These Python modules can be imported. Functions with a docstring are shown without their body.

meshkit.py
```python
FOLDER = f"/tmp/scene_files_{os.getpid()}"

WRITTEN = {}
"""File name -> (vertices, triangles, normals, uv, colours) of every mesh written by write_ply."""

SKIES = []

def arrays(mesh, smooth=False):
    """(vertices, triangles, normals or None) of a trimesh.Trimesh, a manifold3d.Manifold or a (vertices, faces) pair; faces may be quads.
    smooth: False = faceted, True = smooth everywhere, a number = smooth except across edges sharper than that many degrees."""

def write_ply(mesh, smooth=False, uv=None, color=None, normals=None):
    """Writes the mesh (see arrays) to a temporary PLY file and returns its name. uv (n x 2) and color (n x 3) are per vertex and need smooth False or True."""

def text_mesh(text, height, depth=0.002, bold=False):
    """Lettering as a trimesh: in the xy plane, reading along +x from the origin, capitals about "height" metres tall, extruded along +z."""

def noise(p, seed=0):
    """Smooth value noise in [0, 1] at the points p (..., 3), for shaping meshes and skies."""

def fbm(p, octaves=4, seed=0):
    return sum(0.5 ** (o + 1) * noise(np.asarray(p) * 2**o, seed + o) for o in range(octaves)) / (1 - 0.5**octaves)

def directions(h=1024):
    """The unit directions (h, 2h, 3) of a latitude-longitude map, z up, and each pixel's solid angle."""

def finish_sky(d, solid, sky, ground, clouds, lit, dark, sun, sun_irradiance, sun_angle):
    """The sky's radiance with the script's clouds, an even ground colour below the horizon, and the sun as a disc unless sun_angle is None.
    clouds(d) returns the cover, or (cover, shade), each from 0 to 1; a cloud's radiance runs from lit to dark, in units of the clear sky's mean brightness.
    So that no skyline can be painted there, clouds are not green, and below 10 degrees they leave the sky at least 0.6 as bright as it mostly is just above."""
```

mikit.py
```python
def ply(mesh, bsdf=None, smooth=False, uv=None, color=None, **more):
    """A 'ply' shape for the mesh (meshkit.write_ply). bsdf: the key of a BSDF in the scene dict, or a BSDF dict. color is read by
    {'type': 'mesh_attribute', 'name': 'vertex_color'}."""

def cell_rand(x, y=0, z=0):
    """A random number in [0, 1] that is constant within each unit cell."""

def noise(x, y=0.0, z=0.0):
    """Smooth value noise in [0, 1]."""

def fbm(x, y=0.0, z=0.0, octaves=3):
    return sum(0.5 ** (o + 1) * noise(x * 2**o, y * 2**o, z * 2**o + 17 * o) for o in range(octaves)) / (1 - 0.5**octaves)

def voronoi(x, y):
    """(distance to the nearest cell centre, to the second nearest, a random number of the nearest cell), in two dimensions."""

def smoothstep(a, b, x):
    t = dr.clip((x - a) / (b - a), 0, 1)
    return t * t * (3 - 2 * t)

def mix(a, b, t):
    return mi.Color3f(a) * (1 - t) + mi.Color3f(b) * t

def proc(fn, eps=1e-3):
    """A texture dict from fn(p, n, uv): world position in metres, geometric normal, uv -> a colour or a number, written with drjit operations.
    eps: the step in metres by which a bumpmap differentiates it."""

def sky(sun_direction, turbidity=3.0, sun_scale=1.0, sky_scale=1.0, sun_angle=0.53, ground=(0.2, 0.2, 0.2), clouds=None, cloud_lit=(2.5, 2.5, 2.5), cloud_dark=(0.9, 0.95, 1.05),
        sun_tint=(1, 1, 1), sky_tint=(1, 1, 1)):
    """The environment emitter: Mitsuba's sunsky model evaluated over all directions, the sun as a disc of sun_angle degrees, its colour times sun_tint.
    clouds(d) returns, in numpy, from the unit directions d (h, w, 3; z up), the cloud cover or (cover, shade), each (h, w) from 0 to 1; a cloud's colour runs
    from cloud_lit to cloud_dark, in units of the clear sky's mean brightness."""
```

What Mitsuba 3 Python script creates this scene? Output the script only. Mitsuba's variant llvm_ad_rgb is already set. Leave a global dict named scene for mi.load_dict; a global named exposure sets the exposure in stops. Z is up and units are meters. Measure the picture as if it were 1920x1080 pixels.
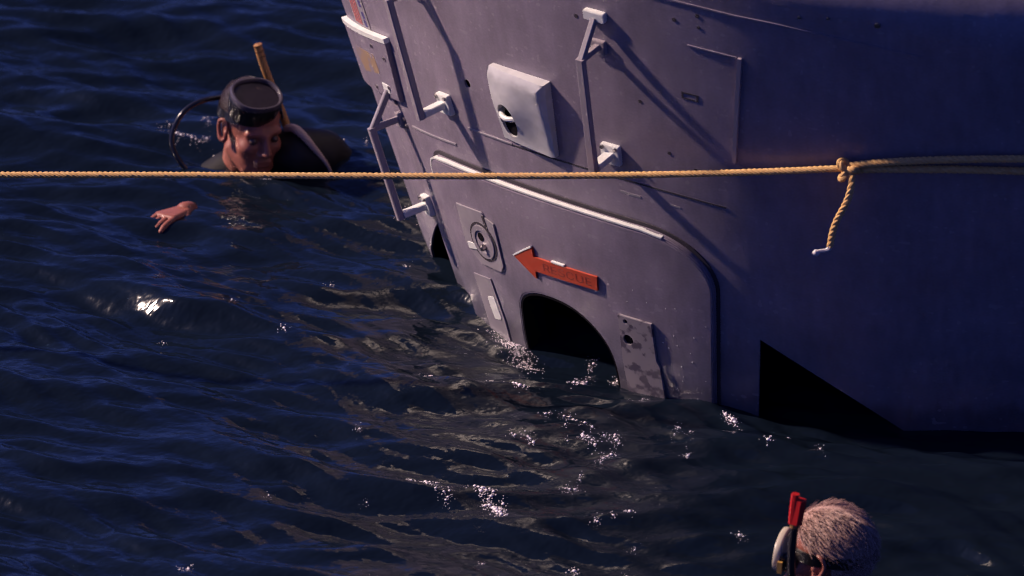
import math
import numpy as np
import trimesh
import manifold3d as m3
import mitsuba as mi
import drjit as dr
import mikit
import meshkit
from mikit import ply, proc, noise, fbm, smoothstep, mix

# ------------------------------------------------------------------ camera, light, exposure
T4 = mi.ScalarTransform4f
ELEV = 0.40110196
DIST = 25.0
CAM = [0.0, -DIST * math.cos(ELEV), DIST * math.sin(ELEV)]
exposure = 2.2
scene = {}
scene['camera'] = {'type': 'thinlens', 'aperture_radius': 0.045, 'focus_distance': 24.35, 'fov_axis': 'x', 'fov': math.degrees(2 * math.atan(960 / (700 * DIST))),
                   'to_world': T4().look_at(origin=CAM, target=[0, 0, 0], up=[0, 0, 1]), 'near_clip': 0.5, 'far_clip': 9000.0}
SUN = (-0.775, 0.19, 0.59)
scene['sky'] = mikit.sky(SUN, turbidity=5.0, sun_scale=1.1, sky_scale=0.39, sun_angle=2.0, sun_tint=(1.0, 0.95, 1.12), sky_tint=(0.31, 0.40, 1.32), ground=(0.01, 0.015, 0.03))

labels = {}
TAKEN = set()
rng = np.random.default_rng(7)


def key_for(name, parent=None):
    full = f'{parent}__{name}' if parent else name
    k, i = full, 0
    while k in TAKEN:
        i += 1
        k = f'{full}_{i:03d}'
    TAKEN.add(k)
    return k


def add(name, mesh, bsdf, parent=None, smooth=35, label=None, uv=None, color=None):
    k = key_for(name, parent)
    scene[k] = ply(mesh, bsdf, smooth=smooth, uv=uv, color=color)
    if label:
        labels[k] = {'label': label}
    return k


def thing(name, label, cat, **more):
    k = key_for(name)
    labels[k] = {'label': label, 'category': cat, **more}
    return k


# ------------------------------------------------------------------ materials
def principled(col, rough=0.5, spec=0.5, metallic=0.0, **more):
    d = {'type': 'principled', 'base_color': col if isinstance(col, dict) else {'type': 'rgb', 'value': list(col)}, 'roughness': rough, 'metallic': metallic, **more}
    if not metallic:
        d['specular'] = spec
    return {'type': 'twosided', 'bsdf': d}


def hull_colour(p, n, uv):
    a = fbm(p.x * 9, p.y * 9, p.z * 9, 4)
    b = fbm(p.x * 60, p.y * 60, p.z * 14, 3)
    c = noise(p.x * 230, p.y * 230, p.z * 230)
    run = fbm(p.x * 34 + 0.5 * p.z, p.y * 34, p.z * 3.0, 3)
    v = 0.68 + 0.44 * a + 0.22 * (b - 0.5) + 0.16 * (c - 0.5) + 0.26 * (run - 0.5)
    scum = smoothstep(0.30, 0.02, p.z + 0.16 * (a - 0.5) + 0.1 * (b - 0.5))
    base = mix((0.196, 0.163, 0.205), (0.150, 0.136, 0.172), scum)
    wet = smoothstep(0.07, 0.02, p.z + 0.05 * (run - 0.5))
    base = base * (1 - 0.35 * wet)
    chip = smoothstep(0.78, 0.86, noise(p.x * 75 + 31, p.y * 75, p.z * 75)) * smoothstep(0.42, 0.65, a)
    return mix(base * v, (0.30, 0.27, 0.29), chip * 0.4)


def hull_relief(p, n, uv):
    return 0.5 * fbm(p.x * 5, p.y * 5, p.z * 5, 2) + 0.03 * fbm(p.x * 90, p.y * 90, p.z * 90, 2)


def B(name, d):
    scene[name] = d


B('mat_hull', {'type': 'twosided', 'bsdf': {'type': 'bumpmap', 'arbitrary': {**proc(hull_relief, 0.004)}, 'scale': 0.006,
  'bsdf': {'type': 'principled', 'base_color': proc(hull_colour), 'roughness': 0.42, 'specular': 0.5}}})
B('mat_patch', principled(proc(lambda p, n, uv: mix((0.19, 0.168, 0.19), (0.26, 0.235, 0.25), fbm(p.x * 30, p.y * 30, p.z * 30, 3))), 0.45))
B('mat_worn', principled(proc(lambda p, n, uv: mix((0.20, 0.175, 0.19), (0.07, 0.058, 0.08), smoothstep(0.45, 0.62, fbm(p.x * 38, p.y * 38, p.z * 38, 3)))), 0.5))
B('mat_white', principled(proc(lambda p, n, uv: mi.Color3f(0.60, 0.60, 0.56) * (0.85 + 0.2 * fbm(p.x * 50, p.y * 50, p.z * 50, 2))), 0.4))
B('mat_fairing', principled(proc(lambda p, n, uv: mi.Color3f(0.42, 0.41, 0.41) * (0.85 + 0.3 * fbm(p.x * 40, p.y * 40, p.z * 40, 3))), 0.45))
B('mat_dull', principled((0.25, 0.215, 0.235), 0.35))
B('mat_groove', principled((0.0315, 0.0252, 0.0315), 0.7))
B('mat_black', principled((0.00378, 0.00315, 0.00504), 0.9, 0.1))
B('mat_ochre', principled(proc(lambda p, n, uv: mix((0.185, 0.15, 0.18), (0.25, 0.165, 0.105), smoothstep(0.35, 0.55, fbm(p.x * 28, p.y * 28, p.z * 28, 3)))), 0.5))
B('mat_orange', principled(proc(lambda p, n, uv: mi.Color3f(0.36, 0.042, 0.016) * (0.85 + 0.25 * fbm(p.x * 40, p.y * 40, p.z * 40, 3))), 0.5))
B('mat_darkred', principled((0.17, 0.020, 0.012), 0.6))
B('mat_flagred', principled((0.378, 0.1008, 0.0945), 0.6))
B('mat_flagblue', principled((0.063, 0.0504, 0.1512), 0.6))
B('mat_steel', principled((0.3906, 0.3654, 0.3654), 0.28, metallic=1.0))
B('mat_rope', principled(proc(lambda p, n, uv: mix((0.46, 0.25, 0.085), (0.60, 0.39, 0.165), fbm(p.x * 120, p.y * 120, p.z * 120, 2))), 0.75, 0.3))
B('mat_tape', principled((0.4914, 0.4536, 0.4662), 0.5))
B('mat_skin', principled(proc(lambda p, n, uv: mi.Color3f(0.25, 0.085, 0.060) * (0.8 + 0.35 * fbm(p.x * 60, p.y * 60, p.z * 60, 3))), 0.42, 0.5))
B('mat_lip', principled((0.252, 0.0756, 0.063), 0.4))
B('mat_eye', principled((0.063, 0.0378, 0.0315), 0.2))
B('mat_neoprene', principled(proc(lambda p, n, uv: mi.Color3f(0.009, 0.008, 0.010) * (0.7 + 0.7 * fbm(p.x * 40, p.y * 40, p.z * 40, 3))), 0.55, 0.3))
B('mat_rubber', principled((0.010, 0.009, 0.011), 0.15, 0.6))
B('mat_rim', principled((0.0567, 0.04725, 0.063), 0.25, 0.6))
B('mat_lens', principled((0.00756, 0.00504, 0.01008), 0.06, 0.5))
B('mat_tan', principled(proc(lambda p, n, uv: mi.Color3f(0.36, 0.18, 0.06) * (0.8 + 0.4 * fbm(p.x * 50, p.y * 50, p.z * 50, 2))), 0.4))
B('mat_tandark', principled((0.189, 0.0819, 0.02205), 0.5))
B('mat_pale', principled((0.3906, 0.2835, 0.2394), 0.45))
B('mat_red', principled((0.3906, 0.0126, 0.0126), 0.3, 0.6))
B('mat_brownhair', principled((0.026, 0.014, 0.012), 0.35))
B('mat_fairhair', principled(proc(lambda p, n, uv: mix((0.26, 0.140, 0.115), (0.50, 0.325, 0.275), noise(p.x * 160, p.y * 160, p.z * 160))), 0.5))
B('mat_cream', principled((0.4914, 0.4284, 0.3276), 0.35))
B('mat_yellow', principled((0.4725, 0.2646, 0.063), 0.4))
B('mat_foam_glint', principled((0.80, 0.72, 0.74), 0.35))


def water_relief(p, n, uv):
    return 0.6 * fbm(p.x * 20 + 3, p.y * 32, 0, 3) + 0.2 * fbm(p.x * 70, p.y * 90, 4, 2)


B('mat_water', {'type': 'bumpmap', 'arbitrary': {**proc(water_relief, 0.003)}, 'scale': 0.0045,
  'bsdf': {'type': 'principled', 'base_color': {'type': 'rgb', 'value': [0.0036, 0.0066, 0.0128]}, 'roughness': 0.11, 'eta': 1.33}})


# ------------------------------------------------------------------ mesh helpers
def unit(v):
    v = np.asarray(v, float)
    return v / np.linalg.norm(v)


def tm(man):
    q = man.to_mesh()
    return trimesh.Trimesh(np.array(q.vert_properties[:, :3]), np.array(q.tri_verts), process=False)


def to_man(mesh):
    return m3.Manifold(m3.Mesh(np.asarray(mesh.vertices, np.float32), np.asarray(mesh.faces, np.uint32)))


def cat(parts):
    return trimesh.util.concatenate(parts)


def spline(points, n):
    p = np.asarray(points, float)
    if len(p) == 2:
        t = np.linspace(0, 1, n)[:, None]
        return p[0] * (1 - t) + p[1] * t
    from scipy.interpolate import CubicSpline
    s = np.r_[0, np.cumsum(np.linalg.norm(np.diff(p, axis=0), axis=1))]
    return CubicSpline(s, p)(np.linspace(0, s[-1], n))


def frames(p):
    t = np.gradient(p, axis=0)
    t /= np.linalg.norm(t, axis=1, keepdims=True)
    u = np.zeros_like(p)
    a = np.cross(t[0], [0, 0, 1.0]) if abs(t[0][2]) < 0.9 else np.cross(t[0], [1.0, 0, 0])
    u[0] = unit(a)
    for i in range(1, len(p)):
        w = u[i - 1] - t[i] * (u[i - 1] @ t[i])
        u[i] = unit(w)
    return t, u, np.cross(t, u)


def tube(points, radius, n=40, sides=12, capped=True, p=None):
    p = spline(points, n) if p is None else np.asarray(p, float)
    n = len(p)
    r = np.broadcast_to(np.interp(np.linspace(0, 1, n), np.linspace(0, 1, len(np.atleast_1d(radius))), np.atleast_1d(radius)), (n,))
    t, u, v = frames(p)
    ang = np.arange(sides) * 2 * math.pi / sides
    ring = p[:, None] + r[:, None, None] * (np.cos(ang)[None, :, None] * u[:, None] + np.sin(ang)[None, :, None] * v[:, None])
    V = ring.reshape(-1, 3)
    i, j = np.meshgrid(np.arange(n - 1), np.arange(sides), indexing='ij')
    q = np.stack([i * sides + j, i * sides + (j + 1) % sides, (i + 1) * sides + (j + 1) % sides, (i + 1) * sides + j], -1).reshape(-1, 4)
    F = np.vstack([q[:, [0, 1, 2]], q[:, [0, 2, 3]]])
    if capped:
        c0, c1 = len(V), len(V) + 1
        V = np.vstack([V, p[0], p[-1]])
        k = np.arange(sides)
        F = np.vstack([F, np.stack([(k + 1) % sides, k, k * 0 + c0], 1), np.stack([(n - 1) * sides + k, (n - 1) * sides + (k + 1) % sides, k * 0 + c1], 1)])
    return trimesh.Trimesh(V, F, process=False)


def twisted(points, radius, n, pitch=0.045, p=None):
    """Three strands laid round a line: a real laid rope."""
    p = spline(points, n) if p is None else p
    s = np.r_[0, np.cumsum(np.linalg.norm(np.diff(p, axis=0), axis=1))]
    t, u, v = frames(p)
    out = []
    for k in range(3):
        a = 2 * math.pi * (s / pitch + k / 3)
        q = p + 0.44 * radius * (np.cos(a)[:, None] * u + np.sin(a)[:, None] * v)
        out.append(tube(None, radius * 0.60, sides=7, p=q))
    return cat(out)


def beam(p, q, nrm, w, d, bevel=0.0025):
    """A square bar from p to q; d is its depth along nrm, w its width; edges bevelled."""
    p, q = np.asarray(p, float), np.asarray(q, float)
    t = unit(q - p)
    side = unit(np.cross(t, nrm))
    nn = np.cross(side, t)
    b = bevel
    prof = [(-w / 2 + b, -d / 2), (w / 2 - b, -d / 2), (w / 2, -d / 2 + b), (w / 2, d / 2 - b), (w / 2 - b, d / 2), (-w / 2 + b, d / 2), (-w / 2, d / 2 - b), (-w / 2, -d / 2 + b)]
    pts = []
    for o in (p, q):
        pts += [o + side * x + nn * y for x, y in prof]
    return tm(m3.Manifold.hull_points(np.array(pts)))


# ------------------------------------------------------------------ the capsule's own frame (cone about a tilted axis)
HO = np.array([1.09091625, 0.41867922, 0.0])
E1 = np.array([0.9774526713628355, 0.0, -0.2111546240214897])
E2 = np.array([-0.05608102716820798, 0.9640854568550952, -0.25960383331580666])
EA = np.array([0.20357110216682373, 0.2655922285770094, 0.9423479052250724])
R0, K = 1.47190836, 0.59064491
CA = 1 / math.hypot(1, K)


def cone(uvw):
    """(u = 1.5 x angle, v = height along the axis, w = distance off the skin) -> world."""
    uvw = np.atleast_2d(np.asarray(uvw, float))
    th, h, w = uvw[:, 0] / 1.5, uvw[:, 1], uvw[:, 2]
    rad = np.cos(th)[:, None] * E1 + np.sin(th)[:, None] * E2
    return HO + rad * (R0 + K * h)[:, None] + EA * h[:, None] + (rad - EA * K) * (CA * w)[:, None]


def at(u, v, w=0.0):
    return cone([[u, v, w]])[0]


def normal(u, v):
    return unit(at(u, v, 1) - at(u, v, 0))


def poly(points):
    return m3.CrossSection([np.asarray(points, float)], m3.FillRule.NonZero)


def rounded(points, r, seg=24):
    return poly(points).offset(-r, m3.JoinType.Round, circular_segments=seg).offset(r, m3.JoinType.Round, circular_segments=seg)


def disc(u, v, r, seg=28, squash=1.0):
    ru, rv = r * 1.5 / (R0 + K * v), r * CA * squash
    a = np.arange(seg) * 2 * math.pi / seg
    return poly(np.stack([u + ru * np.cos(a), v + rv * np.sin(a)], 1))


def slab(cs, w0, w1, res=0.03, wfun=None, bevel=0.0):
    """The outline cs laid on the skin from w0 to w1 above it."""
    if bevel:
        m = None
        for k in range(4):
            f = (k / 3) * math.pi / 2
            inset, top = bevel * (1 - math.cos(f)), w1 - bevel + bevel * math.sin(f)
            s = m3.Manifold.extrude(cs.offset(-inset, m3.JoinType.Round) if inset > 1e-6 else cs, top - w0)
            m = s if m is None else m + s
        m = m.translate([0, 0, w0])
    else:
        m = m3.Manifold.extrude(cs, w1 - w0).translate([0, 0, w0])
    m = m.refine_to_length(res)
    def f(p):
        p = np.array(p, float)
        if wfun is not None:
            p[:, 2] = wfun(p)
        return cone(p)
    return tm(m.warp_batch(f))


def strip(points, width, w0, w1, res=0.02):
    """A thin strip along a polyline on the skin."""
    p = np.asarray(points, float)
    cs = m3.CrossSection()
    for a, b in zip(p[:-1], p[1:]):
        t = unit(b - a) * width / 2
        s = np.array([-t[1], t[0]])
        cs = cs + poly([a - t - s, b + t - s, b + t + s, a - t + s])
    return slab(cs, w0, w1, res)


# ------------------------------------------------------------------ water
WAVE_SEED = 247


def wave_set():
    g = np.random.default_rng(WAVE_SEED)
    out = []
    for i in range(80):
        L = 0.07 * (1.1 / 0.07) ** (g.random() ** 1.15)
        ang = math.radians(68) + g.normal(0, 0.36)
        amp = 0.0106 * L * (1.0 if L < 0.3 else 0.70) * g.uniform(0.5, 1.4)
        out.append((L, ang, amp, g.uniform(0, 2 * math.pi)))
    return out


WAVES = wave_set()


def water_height(x, y):
    z = np.zeros_like(x, dtype=float)
    gust = 0.94 + 0.16 * np.sin(1.3 * x + 0.8 * y + 1.0) * np.sin(0.9 * y - 1.7 * x + 2.0)
    wx = x + 0.06 * np.sin(2.3 * y + 1.1 * x) + 0.03 * np.sin(6.1 * x - 3.3 * y)
    wy = y + 0.06 * np.sin(2.1 * x - 0.7 * y + 1.0) + 0.03 * np.sin(5.3 * x + 4.1 * y)
    for L, a, amp, ph in WAVES:
        k = 2 * math.pi / L
        s = np.sin(k * (wx * math.cos(a) + wy * math.sin(a)) + ph)
        z += amp * (s + 0.28 * (s * s - 0.5)) * (gust if L < 0.4 else 1.0)
    return z


def graded(lo, hi, step, far):
    core = np.arange(lo, hi + step / 2, step)
    out, s, x = [], step, 0.0
    while x < far:
        s *= 1.16
        x += s
        out.append(x)
    out = np.array(out)
    return np.r_[lo - out[::-1], core, hi + out]


gx, gy = graded(-1.6, 1.6, 0.0065, 3500), graded(-2.15, 2.6, 0.0065, 3500)
X, Y = np.meshgrid(gx, gy, indexing='ij')
fade = np.clip(1 - (np.maximum(np.abs(X) - 1.7, 0) + np.maximum(np.abs(Y) - 2.7, 0)) / 40, 0, 1)
Z = water_height(X, Y) * fade
nx, ny = X.shape
i, j = np.meshgrid(np.arange(nx - 1), np.arange(ny - 1), indexing='ij')
q = np.stack([i * ny + j, (i + 1) * ny + j, (i + 1) * ny + j + 1, i * ny + j + 1], -1).reshape(-1, 4)
scene['water'] = ply((np.stack([X, Y, Z], -1).reshape(-1, 3), q), 'mat_water', smooth=True)
labels['water'] = {'label': 'dark blue rippled sea water around the grey capsule', 'category': 'water', 'kind': 'structure'}
TAKEN.add('water')

# ------------------------------------------------------------------ capsule
cap = thing('capsule', 'large grey conical space capsule floating tilted and half submerged in the sea', 'spacecraft')
PORT = [(-3.795, -0.33), (-3.775, -0.293), (-3.73, -0.272), (-3.64, -0.263), (-3.545, -0.274), (-3.47, -0.308), (-3.42, -0.358), (-3.402, -0.43), (-3.42, -0.53), (-3.50, -0.60), (-3.62, -0.62), (-3.74, -0.59), (-3.80, -0.50), (-3.81, -0.41)]
port = poly(spline(PORT + PORT[:1], 90)[:-1])
tri = poly([(-2.9116, -0.2265), (-2.9005, -0.60), (-2.40, -0.60), (-2.43, -0.390)])
notch = poly([(-4.2836, -0.1957), (-4.2761, -0.3658), (-4.26, -0.60), (-4.9, -0.60), (-4.53, -0.297)])
hole = disc(-3.8215, 0.2405, 0.0125)
shackle_hole_cut = disc(-3.654, 0.187, 0.03)

VT = 0.68            # height of the shoulder's beginning
skin = poly([(-5.8, -1.6), (-1.2, -1.6), (-1.2, VT), (-5.8, VT)]) - port - tri - notch - hole
panels = [slab(skin, -0.006, 0.0, 0.05)]
panels.append(slab(poly([(-1.2, -1.6), (-5.8 + 3 * math.pi, -1.6), (-5.8 + 3 * math.pi, VT), (-1.2, VT)]), -0.006, 0.0, 0.12))
add('skin', cat(panels), 'mat_hull', cap)
# rounded shoulder and shallow domed top
prof = []
rr, hh = R0 + K * VT, VT
sr = 0.17
al = math.atan(K)
cx, ch = rr - sr * math.cos(al), hh + sr * math.sin(al)
for f in np.linspace(-al, math.radians(68), 18):
    prof.append((cx + sr * math.cos(f), ch + sr * math.sin(f)))
rl, hl = prof[-1]
for f in np.linspace(0, 1, 14)[1:]:
    r_ = rl * (1 - f)
    prof.append((max(r_, 1e-4), hl + (math.sqrt(4.7 ** 2 - r_ ** 2) - math.sqrt(4.7 ** 2 - rl ** 2))))
ths = np.linspace(0, 2 * math.pi, 161)[:-1]
V = np.array([HO + (math.cos(t) * E1 + math.sin(t) * E2) * r_ + EA * h_ for r_, h_ in prof for t in ths])
a_, b_ = np.meshgrid(np.arange(len(prof) - 1), np.arange(160), indexing='ij')
F = np.stack([a_ * 160 + b_, a_ * 160 + (b_ + 1) % 160, (a_ + 1) * 160 + (b_ + 1) % 160, (a_ + 1) * 160 + b_], -1).reshape(-1, 4)
add('shoulder', (V, F), 'mat_hull', cap, smooth=True, label='rounded upper shoulder and shallow domed end of the capsule')
# inner wall behind the openings; its black paints the dark of the interior
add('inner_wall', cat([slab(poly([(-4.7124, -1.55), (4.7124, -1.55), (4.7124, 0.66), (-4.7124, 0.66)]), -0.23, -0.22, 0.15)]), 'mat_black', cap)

PT = 0.022   # height of the access panel's outer face
# access panel, proud of the skin
door = rounded([(-4.118, -0.70), (-4.118, 0.012), (-3.03, 0.002), (-3.03, -0.70)], 0.035)
big = rounded([(-4.4, -0.9), (-4.4, 0.5), (-3.046, 0.5), (-3.046, -0.9)], 0.01)
corner = disc(-3.046 - 0.17, 0.004 - 0.145, 0.2)
door = poly([(-4.118, -0.70), (-4.118, -0.02)] + [(-4.118 + 0.055 * (1 - math.cos(f)), -0.022 + 0.036 * math.sin(f)) for f in np.linspace(0, math.pi / 2, 8)] +
            [(-3.27 + 0.224 * math.sin(f), -0.128 + 0.130 * math.cos(f)) for f in np.linspace(0.05, math.pi / 2, 16)] + [(-3.046, -0.70)])
door_open = door - port
add('access_panel', slab(door_open, 0.0, 0.022, 0.03, bevel=0.009), 'mat_hull', cap, label='large grey access panel with rounded corners standing proud of the skin')
add('port_jamb_shade', slab(port.offset(0.0015, m3.JoinType.Round) - port.offset(-0.003, m3.JoinType.Round), -0.05, PT - 0.002, 0.02), 'mat_black', cap, label='added black ring that paints shade on the jamb of the oval port')  # ring added to blacken the jamb: shade put into its colour
seal = (door.offset(0.010, m3.JoinType.Round) - door.offset(-0.002, m3.JoinType.Round)) - port
add('panel_seal', slab(seal, 0.0, 0.004, 0.03), 'mat_groove', cap, label='dark seal round the access panel')
add('edge_highlight', strip([(-4.112, -0.045), (-4.109, -0.018), (-4.096, 0.004), (-4.075, 0.0115), (-4.0, 0.0125), (-3.60, 0.0065), (-3.262, 0.0005), (-3.20, -0.006)], 0.0042, 0.010, 0.0224), 'mat_white', cap, label='white strip that paints sunlight along the upper edge of the access panel')  # added strip; its white puts sun on the panel edge into the colour

# outer face of the access panel


def letters(text, u0, v0, u1, v1, height, w, thick, parent, mat):
    """Raised lettering along the line (u0, v0) - (u1, v1) on the skin."""
    tmesh = meshkit.text_mesh(text, height)
    v = np.array(tmesh.vertices)
    lo, hi = v.min(0), v.max(0)
    s = (v - lo) / np.maximum(hi - lo, 1e-9)
    zfrac = s[:, 2]
    d = np.array([u1 - u0, v1 - v0])
    uvw = np.stack([u0 + d[0] * s[:, 0], v0 + d[1] * s[:, 0] + s[:, 1] * height * CA, w + thick * zfrac], 1)
    add('lettering', trimesh.Trimesh(cone(uvw), tmesh.faces, process=False), mat, parent, smooth=False)


arrow_cs = poly([(-3.7542, -0.1728), (-3.6646, -0.1334), (-3.6655, -0.1576), (-3.4230, -0.1579), (-3.4270, -0.1948), (-3.6690, -0.1955), (-3.6715, -0.2155)])
ar = add('arrow_sign', slab(arrow_cs, PT + 0.001, PT + 0.007, 0.03), 'mat_orange', cap, label='orange red arrow plate pointing left on the access panel')
letters('RESCUE', -3.630, -0.1865, -3.445, -0.1865, 0.0235, PT + 0.0065, 0.001, ar, 'mat_darkred')
for (a, b) in (((-3.7542, -0.1700), (-3.6680, -0.1322)), ((-3.590, -0.1545), (-3.545, -0.1548))):
    add('white_edge', strip([a, b], 0.0038, PT + 0.001, PT + 0.0085), 'mat_white', ar)  # white strips along the upper edges of the arrow

# latch fitting, left of the arrow
lf = add('latch_plate', slab(poly([(-4.0039, -0.0878), (-3.8713, -0.087), (-3.8636, -0.0978), (-3.8248, -0.1079), (-3.8256, -0.2157), (-3.8453, -0.2352), (-3.9499, -0.2307), (-4.0102, -0.192)]), PT + 0.001, PT + 0.005, 0.02, bevel=0.001), 'mat_patch', cap, label='pale worn plate with a round latch left of the arrow')
ru, rv = -3.899, -0.1665
add('ring', slab(disc(ru, rv, 0.058) - disc(ru, rv, 0.052), PT + 0.0045, PT + 0.0065, 0.02), 'mat_groove', lf)
add('dial', slab(disc(ru, rv, 0.050) - disc(ru, rv, 0.033), PT + 0.0045, PT + 0.009, 0.02, bevel=0.002), 'mat_patch', lf)
add('recess', slab(disc(ru, rv, 0.033), PT + 0.0045, PT + 0.006, 0.02), 'mat_dull', lf)
add('socket', slab(disc(ru - 0.006, rv + 0.012, 0.0125), PT + 0.0055, PT + 0.0075, 0.02), 'mat_black', lf)
add('stud', slab(disc(ru + 0.002, rv - 0.012, 0.009), PT + 0.0055, PT + 0.02, 0.01, bevel=0.004), 'mat_steel', lf)
add('slot', strip([(-3.868, -0.100), (-3.862, -0.132)], 0.010, PT + 0.0045, PT + 0.0065), 'mat_groove', lf)
add('tab', slab(poly([(-3.992, -0.182), (-3.945, -0.18), (-3.945, -0.194), (-3.99, -0.198)]), PT + 0.0045, PT + 0.008, 0.02), 'mat_white', lf)
add('pale_plate', slab(poly([(-4.0208, -0.2686), (-3.9221, -0.2673), (-3.9006, -0.3705), (-3.9008, -0.5), (-4.0008, -0.5)]), PT + 0.001, PT + 0.004, 0.02), 'mat_patch', cap, label='pale rectangular plate below the latch at the waterline')
add('bright_scrape', slab(rounded([(-3.968, -0.318), (-3.928, -0.314), (-3.914, -0.37), (-3.958, -0.375)], 0.008), PT + 0.0035, PT + 0.0055, 0.02), 'mat_white', cap)

# worn plate right of the port
p3 = poly([(-3.3635, -0.2424), (-3.2463, -0.2433), (-3.2384, -0.343), (-3.228, -0.355), (-3.2175, -0.44), (-3.3554, -0.46), (-3.3657, -0.3683)]) - disc(-3.3346, -0.3046, 0.0145) - disc(-3.338, -0.2565, 0.006)
wp = add('worn_plate', slab(p3, PT + 0.001, PT + 0.008, 0.02, bevel=0.0015), 'mat_worn', cap, label='worn pale plate with a black hole right of the oval port')
add('hole_bottom', slab(disc(-3.3346, -0.3046, 0.0145), PT + 0.0005, PT + 0.002, 0.02), 'mat_black', wp)
add('hole_bottom', slab(disc(-3.338, -0.2565, 0.006), PT + 0.0005, PT + 0.002, 0.02), 'mat_black', wp)

# name plate and flag near the left edge
np_ = add('equipment_cover', slab(poly([(-4.67, 0.2615), (-4.36, 0.2697), (-4.191, 0.2764), (-4.2205, 0.1215), (-4.37, 0.1160), (-4.67, 0.113)]), 0.0, 0.014, 0.03, bevel=0.004), 'mat_hull', cap, label='raised grey cover with an ochre decal at the left edge')
add('decal', slab(rounded([(-4.56, 0.218), (-4.325, 0.2236), (-4.3172, 0.1768), (-4.49, 0.1602)], 0.012), 0.0138, 0.0146, 0.02), 'mat_ochre', np_)
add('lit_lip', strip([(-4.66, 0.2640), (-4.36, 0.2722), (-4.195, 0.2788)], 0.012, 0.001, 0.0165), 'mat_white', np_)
for u, v in ((-4.31, 0.2483), (-4.2345, 0.2287), (-4.398, 0.1335), (-4.272, 0.15)):
    add('screw', slab(disc(u, v, 0.0055, 10), 0.0138, 0.0175, 0.02), 'mat_steel', np_)
fl = add('flag', slab(poly([(-4.462, 0.385), (-4.318, 0.385), (-4.3171, 0.2814), (-4.4674, 0.2768)]), 0.0005, 0.0018, 0.03), 'mat_patch', cap, label='small faded flag with red stripes and blue marks above the raised cover')
for s in range(4):
    u = -4.448 + s * 0.0195
    add('stripe', slab(poly([(u, 0.380), (u + 0.0105, 0.380), (u + 0.0085, 0.2845), (u - 0.0025, 0.2845)]), 0.0016, 0.0026, 0.03), 'mat_flagred', fl)
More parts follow.
